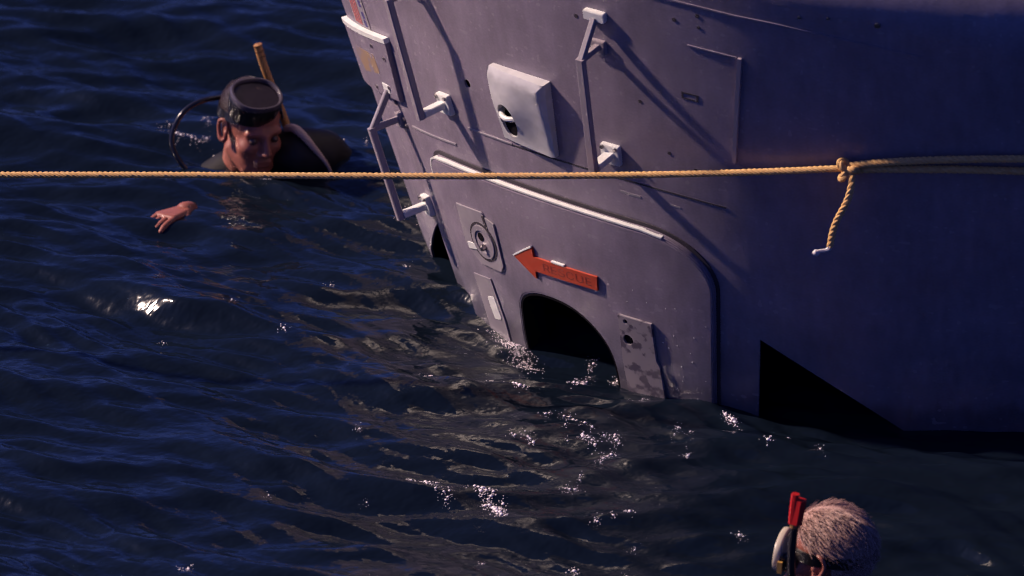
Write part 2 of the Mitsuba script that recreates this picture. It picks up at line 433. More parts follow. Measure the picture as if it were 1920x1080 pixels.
for v in (0.342, 0.312, 0.292):
    add('blue_mark', slab(rounded([(-4.357, v + 0.009), (-4.337, v + 0.011), (-4.333, v - 0.006), (-4.353, v - 0.008)], 0.003), 0.0016, 0.0026, 0.03), 'mat_flagblue', fl)

# fairing with a shackle hole
fb = [(-3.6937, 0.3225), (-3.5044, 0.3195), (-3.5174, 0.1255), (-3.712, 0.1297)]


def fairing_w(p):
    u, v, w = p[:, 0], p[:, 1], p[:, 2]
    right = np.clip((u + 3.705) / 0.2, 0, 1)
    up = np.clip((v - 0.128) / 0.19, 0, 1)
    base = 0.002 + 0.024 * up ** 1.2 + 0.018 * right
    d2 = ((u + 3.640) / 0.060) ** 2 + ((v - 0.230) / 0.058) ** 2
    bulge = 0.019 * np.exp(-d2 * 0.8)
    edge = np.minimum.reduce([np.clip((0.322 - v) / 0.024, 0, 1), np.clip((-3.505 - 0.008 * (0.32 - v) / 0.19 - u) / 0.016, 0, 1)])
    return np.where(w > 0.5, (base + bulge) * (0.55 + 0.45 * np.sqrt(np.clip(edge, 0, 1))), 0.0)


ang = np.linspace(0, 2 * math.pi, 29)[:-1]
eh = poly(np.stack([-3.659 + 0.033 * np.cos(ang) + 0.016 * np.sin(ang), 0.192 - 0.010 * np.cos(ang) + 0.048 * np.sin(ang)], 1))
fk = add('fairing', slab(poly(fb) - eh, 0.0, 1.0, 0.012, wfun=fairing_w), 'mat_fairing', cap, label='square bulging fairing with an oval shackle hole')
add('hole_bottom', slab(eh.offset(0.004, m3.JoinType.Round), 0.0005, 0.002, 0.02), 'mat_black', fk)
add('shackle_bar', tube([at(-3.690, 0.207, 0.004), at(-3.674, 0.204, 0.024), at(-3.642, 0.202, 0.030), at(-3.622, 0.205, 0.012)], 0.0075, 20, 10), 'mat_white', fk)

# grab handles
def handle(u, vt, vb, w, label, pad=0.055):
    h = f'{cap}__grab_handle'
    k = h
    n_ = 0
    while k in TAKEN:
        n_ += 1
        k = f'{h}_{n_:03d}'
    TAKEN.add(k)
    labels[k] = {'label': label}
    def sub(name, mesh, mat):
        scene[key_for(name, k)] = ply(mesh, mat, smooth=30)
    nt, nb = normal(u, vt), normal(u, vb)
    top, bot = at(u, vt, w), at(u, vb, w)
    sub('bar', beam(at(u, vt + 0.004, w), at(u, vb - 0.009, w), nt, 0.023, 0.019), 'mat_dull')
    tang = unit(at(u + 0.1, vt) - at(u, vt))
    sub('strut', beam(at(u, vt - 0.003, w), at(u, vt + 0.072, 0.012), tang, 0.017, 0.017), 'mat_patch')
    sub('upper_arm', beam(at(u, vt, w - 0.009), at(u, vt, 0.006), tang, 0.016, 0.019), 'mat_dull')
    sub('lower_arm', beam(at(u, vb, w - 0.009), at(u, vb, 0.006), tang, 0.018, 0.030), 'mat_white')
    sub('upper_foot', slab(rounded([(u - pad / 2, vt + 0.066), (u + pad / 2, vt + 0.066), (u + pad / 2, vt + 0.090), (u - pad / 2, vt + 0.090)], 0.004), 0.0, 0.016, 0.03, bevel=0.003), 'mat_white')
    sub('middle_foot', slab(rounded([(u - pad / 3, vt - 0.022), (u + pad / 3, vt - 0.022), (u + pad / 3, vt + 0.014), (u - pad / 3, vt + 0.014)], 0.004), 0.0, 0.012, 0.03, bevel=0.003), 'mat_dull')
    sub('lower_foot', slab(rounded([(u - pad / 2, vb - 0.026), (u + pad / 2, vb - 0.026), (u + pad / 2, vb + 0.024), (u - pad / 2, vb + 0.024)], 0.004), 0.0, 0.014, 0.03, bevel=0.003), 'mat_white')
    for du in (-0.35, 0.35):
        sub('bolt', slab(disc(u + du * pad, vb + 0.018, 0.0055, 8), 0.0135, 0.02, 0.03), 'mat_steel')


handle(-4.300, 0.066, -0.150, 0.088, 'grab handle on the left edge of the capsule, lowest of the three')
handle(-3.945, 0.456, 0.168, 0.086, 'tall grab handle between the flag and the fairing')
handle(-3.338, 0.456, 0.176, 0.086, 'tall grab handle right of the fairing')

# seams, rod, stencil, screws
add('seam', strip([(-4.2157, 0.0576), (-4.0798, 0.0573), (-3.9585, 0.060)], 0.0045, 0.0, 0.003), 'mat_patch', cap)
add('seam', strip([(-3.8675, 0.1188), (-3.7594, 0.1180), (-3.69, 0.1168)], 0.004, 0.0, 0.003), 'mat_patch', cap)
add('seam', strip([(-3.70, 0.1136), (-3.3443, 0.1120), (-3.1745, 0.1110), (-3.02, 0.1086)], 0.004, 0.0002, 0.0012), 'mat_groove', cap)
add('seam', strip([(-3.4, 0.6241), (-3.0942, 0.6241), (-2.9973, 0.6238), (-2.915, 0.6275), (-2.6, 0.628)], 0.004, 0.0, 0.003), 'mat_hull', cap)
add('seam', strip([(-3.1097, 0.5165), (-2.9963, 0.5155)], 0.003, 0.0, 0.003), 'mat_hull', cap)
add('rub_strip', slab(rounded([(-2.991, 0.5175), (-2.981, 0.5175), (-2.991, 0.2384), (-3.001, 0.2384)], 0.002), 0.0, 0.009, 0.02), 'mat_dull', cap, label='thin upright metal strip on the shaded side')
st = key_for('stencil_frame', cap)
scene[st] = ply(slab(poly([(-3.130, 0.3898), (-3.0874, 0.3894), (-3.0878, 0.3718), (-3.1303, 0.3723)]) - poly([(-3.1255, 0.3863), (-3.0924, 0.3860), (-3.0928, 0.3753), (-3.1258, 0.3757)]), 0.0003, 0.0012, 0.02), 'mat_groove', smooth=30)
for (u, v, r) in ((-3.1408, 0.5736, 0.006), (-3.0861, 0.5986, 0.006), (-3.083, 0.5689, 0.005), (-3.1711, 0.2162, 0.005), (-3.2425, 0.3338, 0.005), (-3.46, 0.60, 0.005), (-3.10, 0.19, 0.004), (-3.395, 0.515, 0.006)):
    add('screw_hole', slab(disc(u, v, r, 10), 0.0002, 0.0012, 0.02), 'mat_groove', cap)
for (u, v, r) in ((-4.2985, 0.104, 0.007), (-4.300, 0.0748, 0.007), (-4.275, 0.0668, 0.007), (-4.268, 0.052, 0.006), (-2.6977, 0.686, 0.008), (-2.86, 0.66, 0.005), (-2.80, 0.675, 0.004)):
    add('bolt_head', slab(disc(u, v, r, 10), 0.0, 0.006, 0.02, bevel=0.002), 'mat_steel', cap)
add('scrape', strip([(-3.325, 0.078), (-3.268, 0.0765)], 0.006, 0.0002, 0.001), 'mat_patch', cap)
add('scrape', strip([(-3.175, 0.078), (-3.15, 0.0765)], 0.005, 0.0002, 0.001), 'mat_patch', cap)
for k in range(46):
    u, v = rng.uniform(-3.33, -3.07), rng.uniform(-0.42, -0.16)
    if (u + 3.3) ** 2 + (v + 0.33) ** 2 > 0.006:
        add('water_bead', slab(disc(u, v, rng.uniform(0.0010, 0.0022), 7), PT + 0.0005, PT + 0.0014, 0.02), 'mat_white', cap) if k < 26 else None

# ------------------------------------------------------------------ rope
rp = thing('rope', 'taut yellow laid rope stretched across in front of the capsule, knotted at the right', 'rope')
A0, T0 = np.array([-2.317, -0.144, 0.380]), np.array([0.733, -1.029, 0.762])
A1 = T0 + (A0 - T0) * 2.05      # where the rope reaches the water, far off to the left
taut = spline([A1, A0, 0.5 * (A0 + T0) - [0, 0, 0.004], T0, [0.767, -1.042, 0.769], [0.808, -1.056, 0.777], [0.845, -1.068, 0.784]], 820)
add('standing_part', twisted(None, 0.0092, 0, p=taut), 'mat_rope', rp)
add('loop', twisted([[0.845, -1.066, 0.787], [0.916, -1.089, 0.806], [0.984, -1.107, 0.818], [1.078, -1.127, 0.830], [1.214, -1.145, 0.840], [1.377, -1.154, 0.843]], 0.0100, 110), 'mat_rope', rp)
add('loop', twisted([[0.850, -1.068, 0.776], [0.918, -1.078, 0.785], [0.986, -1.095, 0.792], [1.08, -1.113, 0.799], [1.216, -1.130, 0.803], [1.379, -1.136, 0.802]], 0.0100, 110), 'mat_rope', rp)
kc = np.array([0.850, -1.078, 0.783])
kx, ky, kz = unit([0.95, -0.3, 0.1]), unit([0.25, 0.9, -0.2]), unit([0.0, 0.25, 0.95])
kt = [kc + 0.020 * (math.cos(t) + 0.9 * math.cos(2 * t)) * kx * 0.7 + 0.017 * (math.sin(t) - 0.9 * math.sin(2 * t)) * kz * 0.75 + 0.014 * math.sin(3 * t) * ky for t in np.linspace(0, 2 * math.pi, 15)]
add('knot', twisted(kt, 0.0100, 100), 'mat_rope', rp, label='knot in the yellow rope')
tail = [[0.857, -1.082, 0.780], [0.862, -1.100, 0.762], [0.858, -1.108, 0.735], [0.849, -1.112, 0.707], [0.833, -1.112, 0.675], [0.819, -1.112, 0.641], [0.812, -1.110, 0.608], [0.809, -1.110, 0.584]]
tl = add('tail', twisted(tail, 0.0092, 70), 'mat_rope', rp, label='loose rope end hanging from the knot')
add('whipped_end', cat([tube([[0.810, -1.110, 0.590], [0.803, -1.110, 0.577], [0.790, -1.110, 0.574], [0.776, -1.110, 0.570]], [0.008, 0.0048, 0.0055], 14, 8),
    tube([[0.781, -1.112, 0.572], [0.774, -1.112, 0.569], [0.766, -1.112, 0.566]], [0.006, 0.0095, 0.005], 8, 10)]), 'mat_tape', tl, label='pale taped end of the loose rope')


# ------------------------------------------------------------------ people
def smin(a, b, k):
    h = np.clip(0.5 + 0.5 * (b - a) / k, 0, 1)
    return b * (1 - h) + a * h - k * h * (1 - h)


def ell(p, c, r):
    q = (p - c) / np.asarray(r)
    l = np.linalg.norm(q, axis=-1)
    return (l - 1) * l / np.maximum(np.linalg.norm(q / np.asarray(r), axis=-1), 1e-6)


def capsule(p, a, b, r):
    a, b = np.asarray(a, float), np.asarray(b, float)
    t = np.clip(((p - a) @ (b - a)) / ((b - a) @ (b - a)), 0, 1)
    return np.linalg.norm(p - a - t[..., None] * (b - a), axis=-1) - r


def head_sdf(p):
    d = ell(p, [-0.012, 0, 0.040], [0.100, 0.077, 0.092])
    d = smin(d, ell(p, [0.036, 0, -0.048], [0.058, 0.056, 0.074]), 0.035)
    d = smin(d, ell(p, [0.066, 0, -0.103], [0.026, 0.028, 0.018]), 0.025)
    for s in (-1, 1):
        d = smin(d, capsule(p, [0.088, s * 0.012, 0.020], [0.076, s * 0.045, 0.018], 0.010), 0.015)
        d = smin(d, ell(p, [0.062, s * 0.040, -0.028], [0.026, 0.022, 0.020]), 0.022)
        d = -smin(-d, np.linalg.norm(p - [0.105, s * 0.032, -0.001], axis=-1) - 0.015, 0.012)
        d = smin(d, np.linalg.norm(p - [0.100, s * 0.012, -0.040], axis=-1) - 0.009, 0.010)
        d = smin(d, capsule(p, [0.0, s * 0.058, -0.058], [0.055, s * 0.036, -0.098], 0.012), 0.022)
    d = smin(d, capsule(p, [0.093, 0, 0.010], [0.113, 0, -0.032], 0.0105), 0.012)
    d = smin(d, capsule(p, [0.092, -0.018, -0.064], [0.092, 0.018, -0.064], 0.0065), 0.006)
    d = smin(d, capsule(p, [0.090, -0.015, -0.075], [0.090, 0.015, -0.075], 0.0075), 0.006)
    d = smin(d, capsule(p, [-0.022, 0, -0.06], [-0.040, 0, -0.20], 0.056), 0.03)
    return d


EAR = []


def head_mesh(sub=5):
    ico = trimesh.creation.icosphere(subdivisions=sub)
    d = np.array(ico.vertices)
    c = np.array([0.005, 0, -0.02])
    t0, t1 = np.zeros(len(d)), np.full(len(d), 0.26)
    # march outward: the last crossing within reach of the centre
    for s in np.linspace(0.02, 0.215, 60):
        inside = head_sdf(c + d * s) < 0
        t0 = np.where(inside, s, t0)
    lo, hi = t0, t0 + 0.004
    for _ in range(12):
        mid = 0.5 * (lo + hi)
        ins = head_sdf(c + d * mid[:, None]) < 0
        lo, hi = np.where(ins, mid, lo), np.where(ins, hi, mid)
    return trimesh.Trimesh(c + d * lo[:, None], ico.faces, process=False)


def ear_mesh(s):
    """An outer ear: rim, bowl and lobe."""
    rim = [(0.012, 0.030), (0.004, 0.037), (-0.010, 0.034), (-0.018, 0.020), (-0.019, 0.004), (-0.013, -0.012), (-0.004, -0.026), (0.006, -0.030), (0.010, -0.020), (0.008, -0.012)]
    pts = [np.array([x, s * (0.078 + 0.013 * min(1, max(0, (0.014 - x) / 0.02))), z]) for x, z in rim]
    pts = [np.array([x * 0.88, y, z * 0.88]) for x, y, z in pts]
    a = tube(pts, [0.0042, 0.0052, 0.0052, 0.0048, 0.005, 0.0085, 0.006], 46, 10)
    b = trimesh.creation.icosphere(subdivisions=3)
    b.apply_scale([0.016, 0.006, 0.026])
    b.apply_translation([-0.004, s * 0.077, 0.003])
    c = trimesh.creation.icosphere(subdivisions=2)
    c.apply_scale([0.008, 0.006, 0.010])
    c.apply_translation([0.010, s * 0.081, -0.004])
    return [to_man(x) for x in (a, b, c)]


def chain(pts):
    """Union of hulls of spheres along [(point, radius), ...]."""
    out = None
    for (a, ra), (b, rb) in zip(pts[:-1], pts[1:]):
        s = m3.Manifold.hull(m3.Manifold.sphere(ra, 24).translate(list(map(float, a))) + m3.Manifold.sphere(rb, 24).translate(list(map(float, b))))
        out = s if out is None else out + s
    return out


def smoothed(man, res, its=14):
    t = tm(man.refine_to_length(res))
    t.merge_vertices()
    trimesh.smoothing.filter_taubin(t, iterations=its)
    return t


def basis(fwd, roll=0.0):
    f = unit(fwd)
    left = unit(np.cross([0, 0, 1.0], f))
    up = np.cross(f, left)
    if roll:
        c, s = math.cos(roll), math.sin(roll)
        left, up = c * left + s * up, -s * left + c * up
    return np.stack([f, left, up], 1)      # local -> world rotation


HEAD = head_mesh(6)
EARS = ear_mesh(-1) + ear_mesh(1)
HEADMAN = to_man(HEAD)
for e_ in EARS:
    HEADMAN = HEADMAN + e_
HEADFULL = tm(HEADMAN)


def place(mesh, Rm, c):
    m = mesh.copy()
    m.vertices = np.asarray(m.vertices) @ Rm.T + c
    return m


def strands(mask, length, n, seed, comb, lift=0.004, thick=0.0016, droop=0.0):
    """Locks of hair growing from the scalp where mask(p) holds, combed along comb(p)."""
    g = np.random.default_rng(seed)
    tri = np.array(HEAD.triangles_center)
    nr = np.array(HEAD.face_normals)
    ok = np.flatnonzero(mask(tri))
    pick = g.choice(ok, n)
    out = []
    for q_ in pick:
        p, nn = tri[q_] + g.normal(0, 0.001, 3), nr[q_]
        dirn = comb(p) + g.normal(0, 0.16, 3)
        dirn = unit(dirn - nn * (dirn @ nn))
        L = length * g.uniform(0.55, 1.25)
        pts = [p - nn * 0.001]
        lf = lift * g.uniform(0.5, 1.6)
        for k in range(1, 6):
            s = k / 5
            x = p + dirn * L * s + nn * lf * math.sin(min(1, s * 1.4) * math.pi / 2)
            dd = head_sdf(x[None])[0]
            if dd < lf * 0.7:
                g_ = unit(x - np.array([-0.012, 0, 0.02]))
                x = x + g_ * (lf * 0.7 - dd)
            x = x + np.array([0, 0, -droop * s * s])
            pts.append(x)
        out.append(tube(None, [thick, thick * 1.1, thick * 0.9, thick * 0.3], sides=4, p=np.array(pts), capped=False))
    return cat(out)


def scalp(mask, off):
    """A close cap over the scalp, as a solid skin of its own."""
    f = np.asarray(HEAD.faces)
    keep = mask(np.array(HEAD.triangles_center))
    v = np.asarray(HEAD.vertices) + np.array(HEAD.vertex_normals) * off
    t = trimesh.Trimesh(v, f[keep], process=False)
    t.remove_unreferenced_vertices()
    return t


def hand(base, fwd, palm, s, curl=0.35, scale=1.0):
    """A hand: palm, four unequal fingers, thumb from the side of the palm. s = +1 thumb to the left of fwd."""
    f, n_ = unit(fwd), unit(palm)
    n_ = unit(n_ - f * (n_ @ f))
    side = np.cross(n_, f) * s
    b = np.asarray(base, float)
    P = lambda x, y, z: b + scale * (f * x + side * y + n_ * z)
    m = m3.Manifold.hull(sum([m3.Manifold.sphere(r * scale, 16).translate(P(x, y, 0).tolist()) for x, y, r in ((0.0, -0.018, 0.014), (0.0, 0.018, 0.014), (0.085, -0.033, 0.011), (0.09, 0.030, 0.011), (0.095, 0.0, 0.012))], m3.Manifold()))
    for i_, (y, L) in enumerate(((0.030, 0.070), (0.010, 0.080), (-0.011, 0.074), (-0.031, 0.056))):
        x, z, a, pts = 0.088, 0.0, 0.1, [(P(0.07, y, 0), 0.0095 * scale)]
        for k, fr in enumerate((0.45, 0.30, 0.25)):
            a += curl * (0.7 + 0.3 * i_ / 3)
            pts.append((P(x, y * 1.08, z), 0.0092 * scale))
            x, z = x + L * fr * math.cos(a), z + L * fr * math.sin(a)
        pts.append((P(x, y * 1.12, z), 0.0072 * scale))
        m = m + chain(pts)
    m = m + chain([(P(0.02, 0.022, 0.0), 0.013 * scale), (P(0.045, 0.045, 0.012), 0.011 * scale), (P(0.075, 0.058, 0.02), 0.0095 * scale), (P(0.098, 0.062, 0.026), 0.0075 * scale)])
    return m


def torso_chain(neck, left, up, fwd, grow=0.0):
    """Shoulders, chest, waist, hips and thighs below the neck point."""
    w = lambda l, u, f: neck + left * l + up * u + fwd * f
    m = None
    for s in (-1, 1):
        for c in (chain([(w(s * 0.03, -0.03, -0.01), 0.062 + grow), (w(s * 0.165, -0.075, -0.015), 0.068 + grow)]),
                  chain([(w(s * 0.165, -0.075, -0.015), 0.068 + grow), (w(s * 0.09, -0.30, 0.01), 0.10 + grow), (w(s * 0.07, -0.50, 0.0), 0.09 + grow), (w(s * 0.09, -0.62, -0.02), 0.10 + grow), (w(s * 0.11, -1.02, 0.06), 0.065 + grow)])):
            m = c if m is None else m + c
    m = m + chain([(w(0, -0.05, 0), 0.075 + grow), (w(0, -0.30, 0.02), 0.105 + grow), (w(0, -0.6, 0), 0.10 + grow)])
    return m


def mask_parts(owner, Rm, c, centre, axis, upv, a, b, depth, skirt_to, lens='mat_lens', rim_mat='mat_rubber'):
    """An oval diving mask: rim ring, glass, rubber skirt. centre, axis, upv are in head coordinates."""
    ax_ = unit(axis)
    u_ = unit(np.asarray(upv) - ax_ * (np.asarray(upv) @ ax_))
    s_ = np.cross(u_, ax_)
    N = 64
    t = np.arange(N) * 2 * math.pi / N
    def ring(k, off, ka=None):
        e = 0.86
        x = np.sign(np.cos(t)) * np.abs(np.cos(t)) ** e * a * k
        y = np.sign(np.sin(t)) * np.abs(np.sin(t)) ** e * b * (ka or k)
        return np.asarray(centre) + x[:, None] * s_ + y[:, None] * u_ + off * ax_
    def loft(rings):
        V = np.vstack(rings)
        F = []
        for k in range(len(rings) - 1):
            for q_ in range(N):
                F.append([k * N + q_, k * N + (q_ + 1) % N, (k + 1) * N + (q_ + 1) % N, (k + 1) * N + q_])
        return V, np.array(F)
    def put(vf):
        return vf[0] @ Rm.T + c, vf[1]
    mk = key_for('diving_mask', owner)
    def sub(name, vf, mat, sm=40):
        scene[key_for(name, mk)] = ply(put(vf), mat, smooth=sm)
    sub('rim', loft([ring(0.86, -0.006), ring(0.86, 0.002), ring(0.90, 0.006), ring(0.96, 0.006), ring(1.0, 0.001), ring(1.0, -0.008), ring(0.95, -0.012)]), rim_mat)
    sub('skirt', loft([ring(0.95, -0.010), ring(1.0, -0.018), ring(0.97, -0.5 * depth), ring(skirt_to, -depth), ring(skirt_to * 0.9, -depth), ring(0.86, -0.014)]), 'mat_rubber')
    V, F = loft([ring(0.87, -0.004), ring(0.86, -0.0055)])
    g = np.vstack([ring(0.87, -0.004), [np.asarray(centre) - 0.004 * ax_]])
    sub('glass', (g, np.array([[k, (k + 1) % N, N] for k in range(N)])), lens, False)
    return mk


def strap_loop(Rm, c, pts, width, thick):
    """A flat rubber strap along points in head coordinates, its flat side to the head."""
    p = spline(pts, 60)
    t, _, _ = frames(p)
    nrm = p - np.array([-0.012, 0, 0.03])
    nrm = nrm - t * np.sum(nrm * t, 1, keepdims=True)
    nrm /= np.linalg.norm(nrm, axis=1, keepdims=True)
    s = np.cross(t, nrm)
    rows = [p - s * width / 2, p + s * width / 2, p + s * width / 2 + nrm * thick, p - s * width / 2 + nrm * thick]
    V = np.stack(rows, 1).reshape(-1, 3) @ Rm.T + c
    F = []
    for k in range(len(p) - 1):
        for q_ in range(4):
            F.append([k * 4 + q_, k * 4 + (q_ + 1) % 4, (k + 1) * 4 + (q_ + 1) % 4, (k + 1) * 4 + q_])
    return V, np.array(F)


def around(h_front, h_back, off=0.004, full=True, n=14, a0=0.5, a1=None):
    """Points round the head, from the right temple by the back to the left one."""
    a1 = 2 * math.pi - a0 if a1 is None else a1
    out = []
    for a in np.linspace(a0, a1, n):
        d = np.array([math.cos(a), math.sin(a), 0])
        z = h_front + (h_back - h_front) * (1 - math.cos(a)) / 2
        lo = 0.03
        for s in np.linspace(0.03, 0.16, 90):
            if head_sdf(np.array([[d[0] * s, d[1] * s, z]]))[0] < 0:
                lo = s
        out.append([d[0] * (lo + off), d[1] * (lo + off), z])
    return out


# --- first diver: left of the capsule, face towards the lower right
d1 = thing('person', 'diver with round black mask pushed up on the forehead and tan snorkel, neck deep', 'person')
c1 = np.array([-0.722, 0.890, 0.106])
f1 = np.array([0.46, -0.88, -0.10])
R1 = basis(f1, roll=-0.06)
left1, up1, fw1 = R1[:, 1], R1[:, 2], R1[:, 0]
neck1 = c1 + R1 @ np.array([-0.04, 0, -0.16])
tl1, tu1, tf1 = unit([0.88, 0.44, 0.16]), unit(np.cross([0.46, -0.88, 0.0], [0.88, 0.44, 0.16])), unit([0.46, -0.88, 0.0])
bodyman = to_man(place(HEADFULL, R1, c1)) + torso_chain(neck1 + np.array([0, 0, 0.01]), tl1, tu1, tf1)
rs = neck1 - tl1 * 0.165 - tu1 * 0.075
wr = np.array([-0.885, 0.575, -0.016])
arm1 = chain([(rs, 0.055), (np.array([-0.94, 0.78, -0.24]), 0.042), (wr, 0.028), (wr + [-0.008, -0.02, 0.008], 0.027)])
bodyman = bodyman + arm1 + hand(wr + np.array([-0.008, -0.02, 0.010]), [-0.62, -0.78, 0.10], [0.1, 0.0, -1.0], -1, 0.22, 0.92)
ls1 = neck1 + tl1 * 0.165 - tu1 * 0.075
bodyman = bodyman + chain([(ls1, 0.055), (ls1 + [0.10, -0.05, -0.24], 0.042), (ls1 + [0.02, -0.24, -0.34], 0.028)]) + hand(ls1 + np.array([0.02, -0.25, -0.34]), [-0.2, -0.9, 0.0], [0, 0.1, -1.0], 1, 0.4)
add('body', tm(bodyman), 'mat_skin', d1, smooth=60)
suit = torso_chain(neck1 + np.array([0.004, 0.006, 0.022]), tl1, tu1, tf1, 0.012) + chain([(rs, 0.066), (np.array([-0.94, 0.78, -0.24]), 0.05), (wr + [0.0, 0.03, -0.02], 0.036)])
suit = suit + chain([(ls1, 0.070), (ls1 + [0.10, -0.05, -0.24], 0.052), (ls1 + [0.03, -0.20, -0.32], 0.037)])
suit = suit + chain([(neck1 + tl1 * 0.05 + np.array([0, 0, 0.045]), 0.060), (np.array([-0.585, 0.905, 0.020]), 0.076), (np.array([-0.525, 0.915, 0.014]), 0.070), (np.array([-0.475, 0.935, -0.015]), 0.045)])
add('wetsuit', smoothed(suit, 0.02, 10), 'mat_neoprene', d1, smooth=True)
for s in (-1, 1):
    ey = trimesh.creation.icosphere(subdivisions=2, radius=0.0115)
    ey.apply_translation([0.0825, s * 0.032, -0.001])
    add('eye', place(ey, R1, c1), 'mat_eye', d1, smooth=True)
hair1 = lambda p: (p[:, 2] > 0.045 + np.where(p[:, 0] > 0.03, 0.03, 0.0)) | ((p[:, 0] < -0.035) & (p[:, 2] > -0.05))
add('hair', place(cat([scalp(hair1, 0.0022), strands(lambda p: hair1(p) & (p[:, 0] < 0.005), 0.026, 1800, 3, lambda p: np.array([-1.0, 0, -0.3]), 0.0025, 0.0009)]), R1, c1), 'mat_brownhair', d1, smooth=True)
m1 = mask_parts(d1, R1, c1, [0.050, -0.018, 0.124], [0.30, 0.0, 0.95], [-0.95, 0, 0.30], 0.074, 0.065, 0.066, 0.90, rim_mat='mat_rim')
scene[key_for('strap', m1)] = ply(strap_loop(R1, c1, around(0.055, 0.035, 0.005, a0=0.9), 0.024, 0.004), 'mat_rubber', smooth=30)
sn = key_for('snorkel', d1)
labels[sn] = {'label': 'tan snorkel tube standing up behind the mask'}
sp = [np.array(v) for v in ([-0.702, 0.951, 0.326], [-0.671, 0.951, 0.221], [-0.640, 0.951, 0.134], [-0.617, 0.949, 0.062])]
scene[key_for('tube', sn)] = ply(tube(sp, [0.0115, 0.0115, 0.0115], 40, 16), 'mat_tan', smooth=40)
for f_ in (0.0, 0.16, 0.30):
    p_ = sp[0] * (1 - f_) + sp[1] * f_
    q_ = sp[0] * (1 - f_ - 0.035) + sp[1] * (f_ + 0.035)
    scene[key_for('band', sn)] = ply(tube([p_, q_], 0.0128, 4, 16), 'mat_tandark', smooth=40)
scene[key_for('keeper', sn)] = ply(tube([[-0.656, 0.951, 0.180], [-0.650, 0.951, 0.163]], 0.0145, 4, 16), 'mat_rubber', smooth=40)
add('harness_strap', tube([[-0.624, 0.900, 0.096], [-0.590, 0.866, 0.104], [-0.564, 0.846, 0.084], [-0.539, 0.836, 0.056], [-0.520, 0.83, 0.034], [-0.500, 0.84, -0.02]], [0.010, 0.013, 0.011, 0.008, 0.005, 0.004], 26, 10), 'mat_pale', d1, smooth=True, label='pale strap curving down over the wetsuit shoulder')
add('breathing_hose', tube([[-0.775, 0.955, 0.170], [-0.799, 0.951, 0.170], [-0.847, 0.931, 0.170], [-0.899, 0.911, 0.150], [-0.931, 0.891, 0.108], [-0.940, 0.875, 0.070], [-0.926, 0.860, 0.030], [-0.890, 0.85, -0.02]], 0.0075, 60, 10), 'mat_rubber', d1, smooth=True, label='thin black hose arching into the water behind the head')

# --- second diver: at the lower right, seen from behind, face to the left
d2 = thing('person', 'fair haired diver with a red topped snorkel, facing left in the dark foreground water', 'person')
c2 = np.array([0.778, -1.975, 0.114])
f2 = np.array([-0.95, 0.26, 0.05])
R2 = basis(f2, roll=0.05)
left2, up2, fw2 = R2[:, 1], R2[:, 2], R2[:, 0]
neck2 = c2 + R2 @ np.array([-0.04, 0, -0.16])
tf2 = unit([-0.93, 0.36, 0.0])
tl2 = unit(np.cross([0, 0, 1.0], tf2))
tu2 = np.array([0, 0, 1.0])
bm = to_man(place(HEADFULL, R2, c2)) + torso_chain(neck2, tl2, tu2, tf2)
sm_ = []
for s in (-1, 1):
    sh = neck2 + tl2 * s * 0.165 - tu2 * 0.075
    el, wr_ = sh + tl2 * s * 0.10 + np.array([0, 0, -0.24]), sh + tl2 * s * 0.03 + tf2 * 0.22 + np.array([0, 0, -0.34])
    bm = bm + chain([(sh, 0.055), (el, 0.042), (wr_, 0.028)]) + hand(wr_, tf2, [0, 0, -1.0], -s, 0.4)
    sm_.append(chain([(sh, 0.066), (el, 0.052), (wr_ - tf2 * 0.03, 0.037)]))
add('body', tm(bm), 'mat_skin', d2, smooth=60)
add('wetsuit', smoothed(torso_chain(neck2 + np.array([0, 0, 0.015]), tl2, tu2, tf2, 0.012) + sm_[0] + sm_[1], 0.02, 10), 'mat_neoprene', d2, smooth=True)
hair2 = lambda p: (p[:, 2] > 0.048 + np.where(p[:, 0] > 0.035, (p[:, 0] - 0.035) * 0.7, 0.0)) | ((p[:, 0] < -0.03) & (p[:, 2] > -0.055))
add('hair', place(cat([scalp(hair2, 0.003), strands(hair2, 0.055, 5200, 11, lambda p: np.array([-0.8, 0.1, -0.25]) + 0.4 * np.array([0, np.sign(p[1]), -0.3]), 0.0030, 0.0011)]), R2, c2), 'mat_fairhair', d2, smooth=True, label='short fair hair lit by the sun')
m2 = mask_parts(d2, R2, c2, [0.114, 0, 0.003], [1.0, 0, 0.05], [0, 0, 1.0], 0.070, 0.050, 0.056, 0.95, rim_mat='mat_cream')
scene[key_for('strap', m2)] = ply(strap_loop(R2, c2, [[0.095, 0.072, 0.012]] + around(0.022, 0.018, 0.010, a0=0.72)+ [[0.095, -0.072, 0.012]], 0.030, 0.005), 'mat_rubber', smooth=30)
bk = trimesh.creation.box([0.012, 0.008, 0.030])
bk.apply_translation([0.098, 0.079, -0.015])
scene[key_for('buckle', m2)] = ply(place(bk, R2, c2), 'mat_yellow', smooth=False)
sn2 = key_for('snorkel', d2)
labels[sn2] = {'label': 'black snorkel with a red top'}
q0, q1, q2, q3 = (np.array(v) for v in ([0.706, -2.075, 0.330], [0.697, -2.075, 0.250], [0.690, -2.075, 0.160], [0.683, -2.066, 0.05]))
scene[key_for('tube', sn2)] = ply(tube([q1 + (q0 - q1) * 0.1, q1, q2, q3, [0.66, -2.03, 0.015]], 0.0105, 40, 16), 'mat_rubber', smooth=40)
mid = 0.5 * (q0 + q1)
scene[key_for('red_top', sn2)] = ply(tm(to_man(tube([q1 + (q0 - q1) * 0.80 + [0.006, 0, 0], q1 + [0.003, 0, 0]], 0.0165, 8, 6)) + to_man(tube([q0 - [0.008, 0, 0], mid - [0.008, 0, 0], q1 - [0.006, 0, 0]], 0.0105, 12, 8))), 'mat_red', smooth=False)
scene[key_for('collar', sn2)] = ply(tube([q1, q1 + (q2 - q1) * 0.12], 0.012, 4, 16), 'mat_tandark', smooth=40)

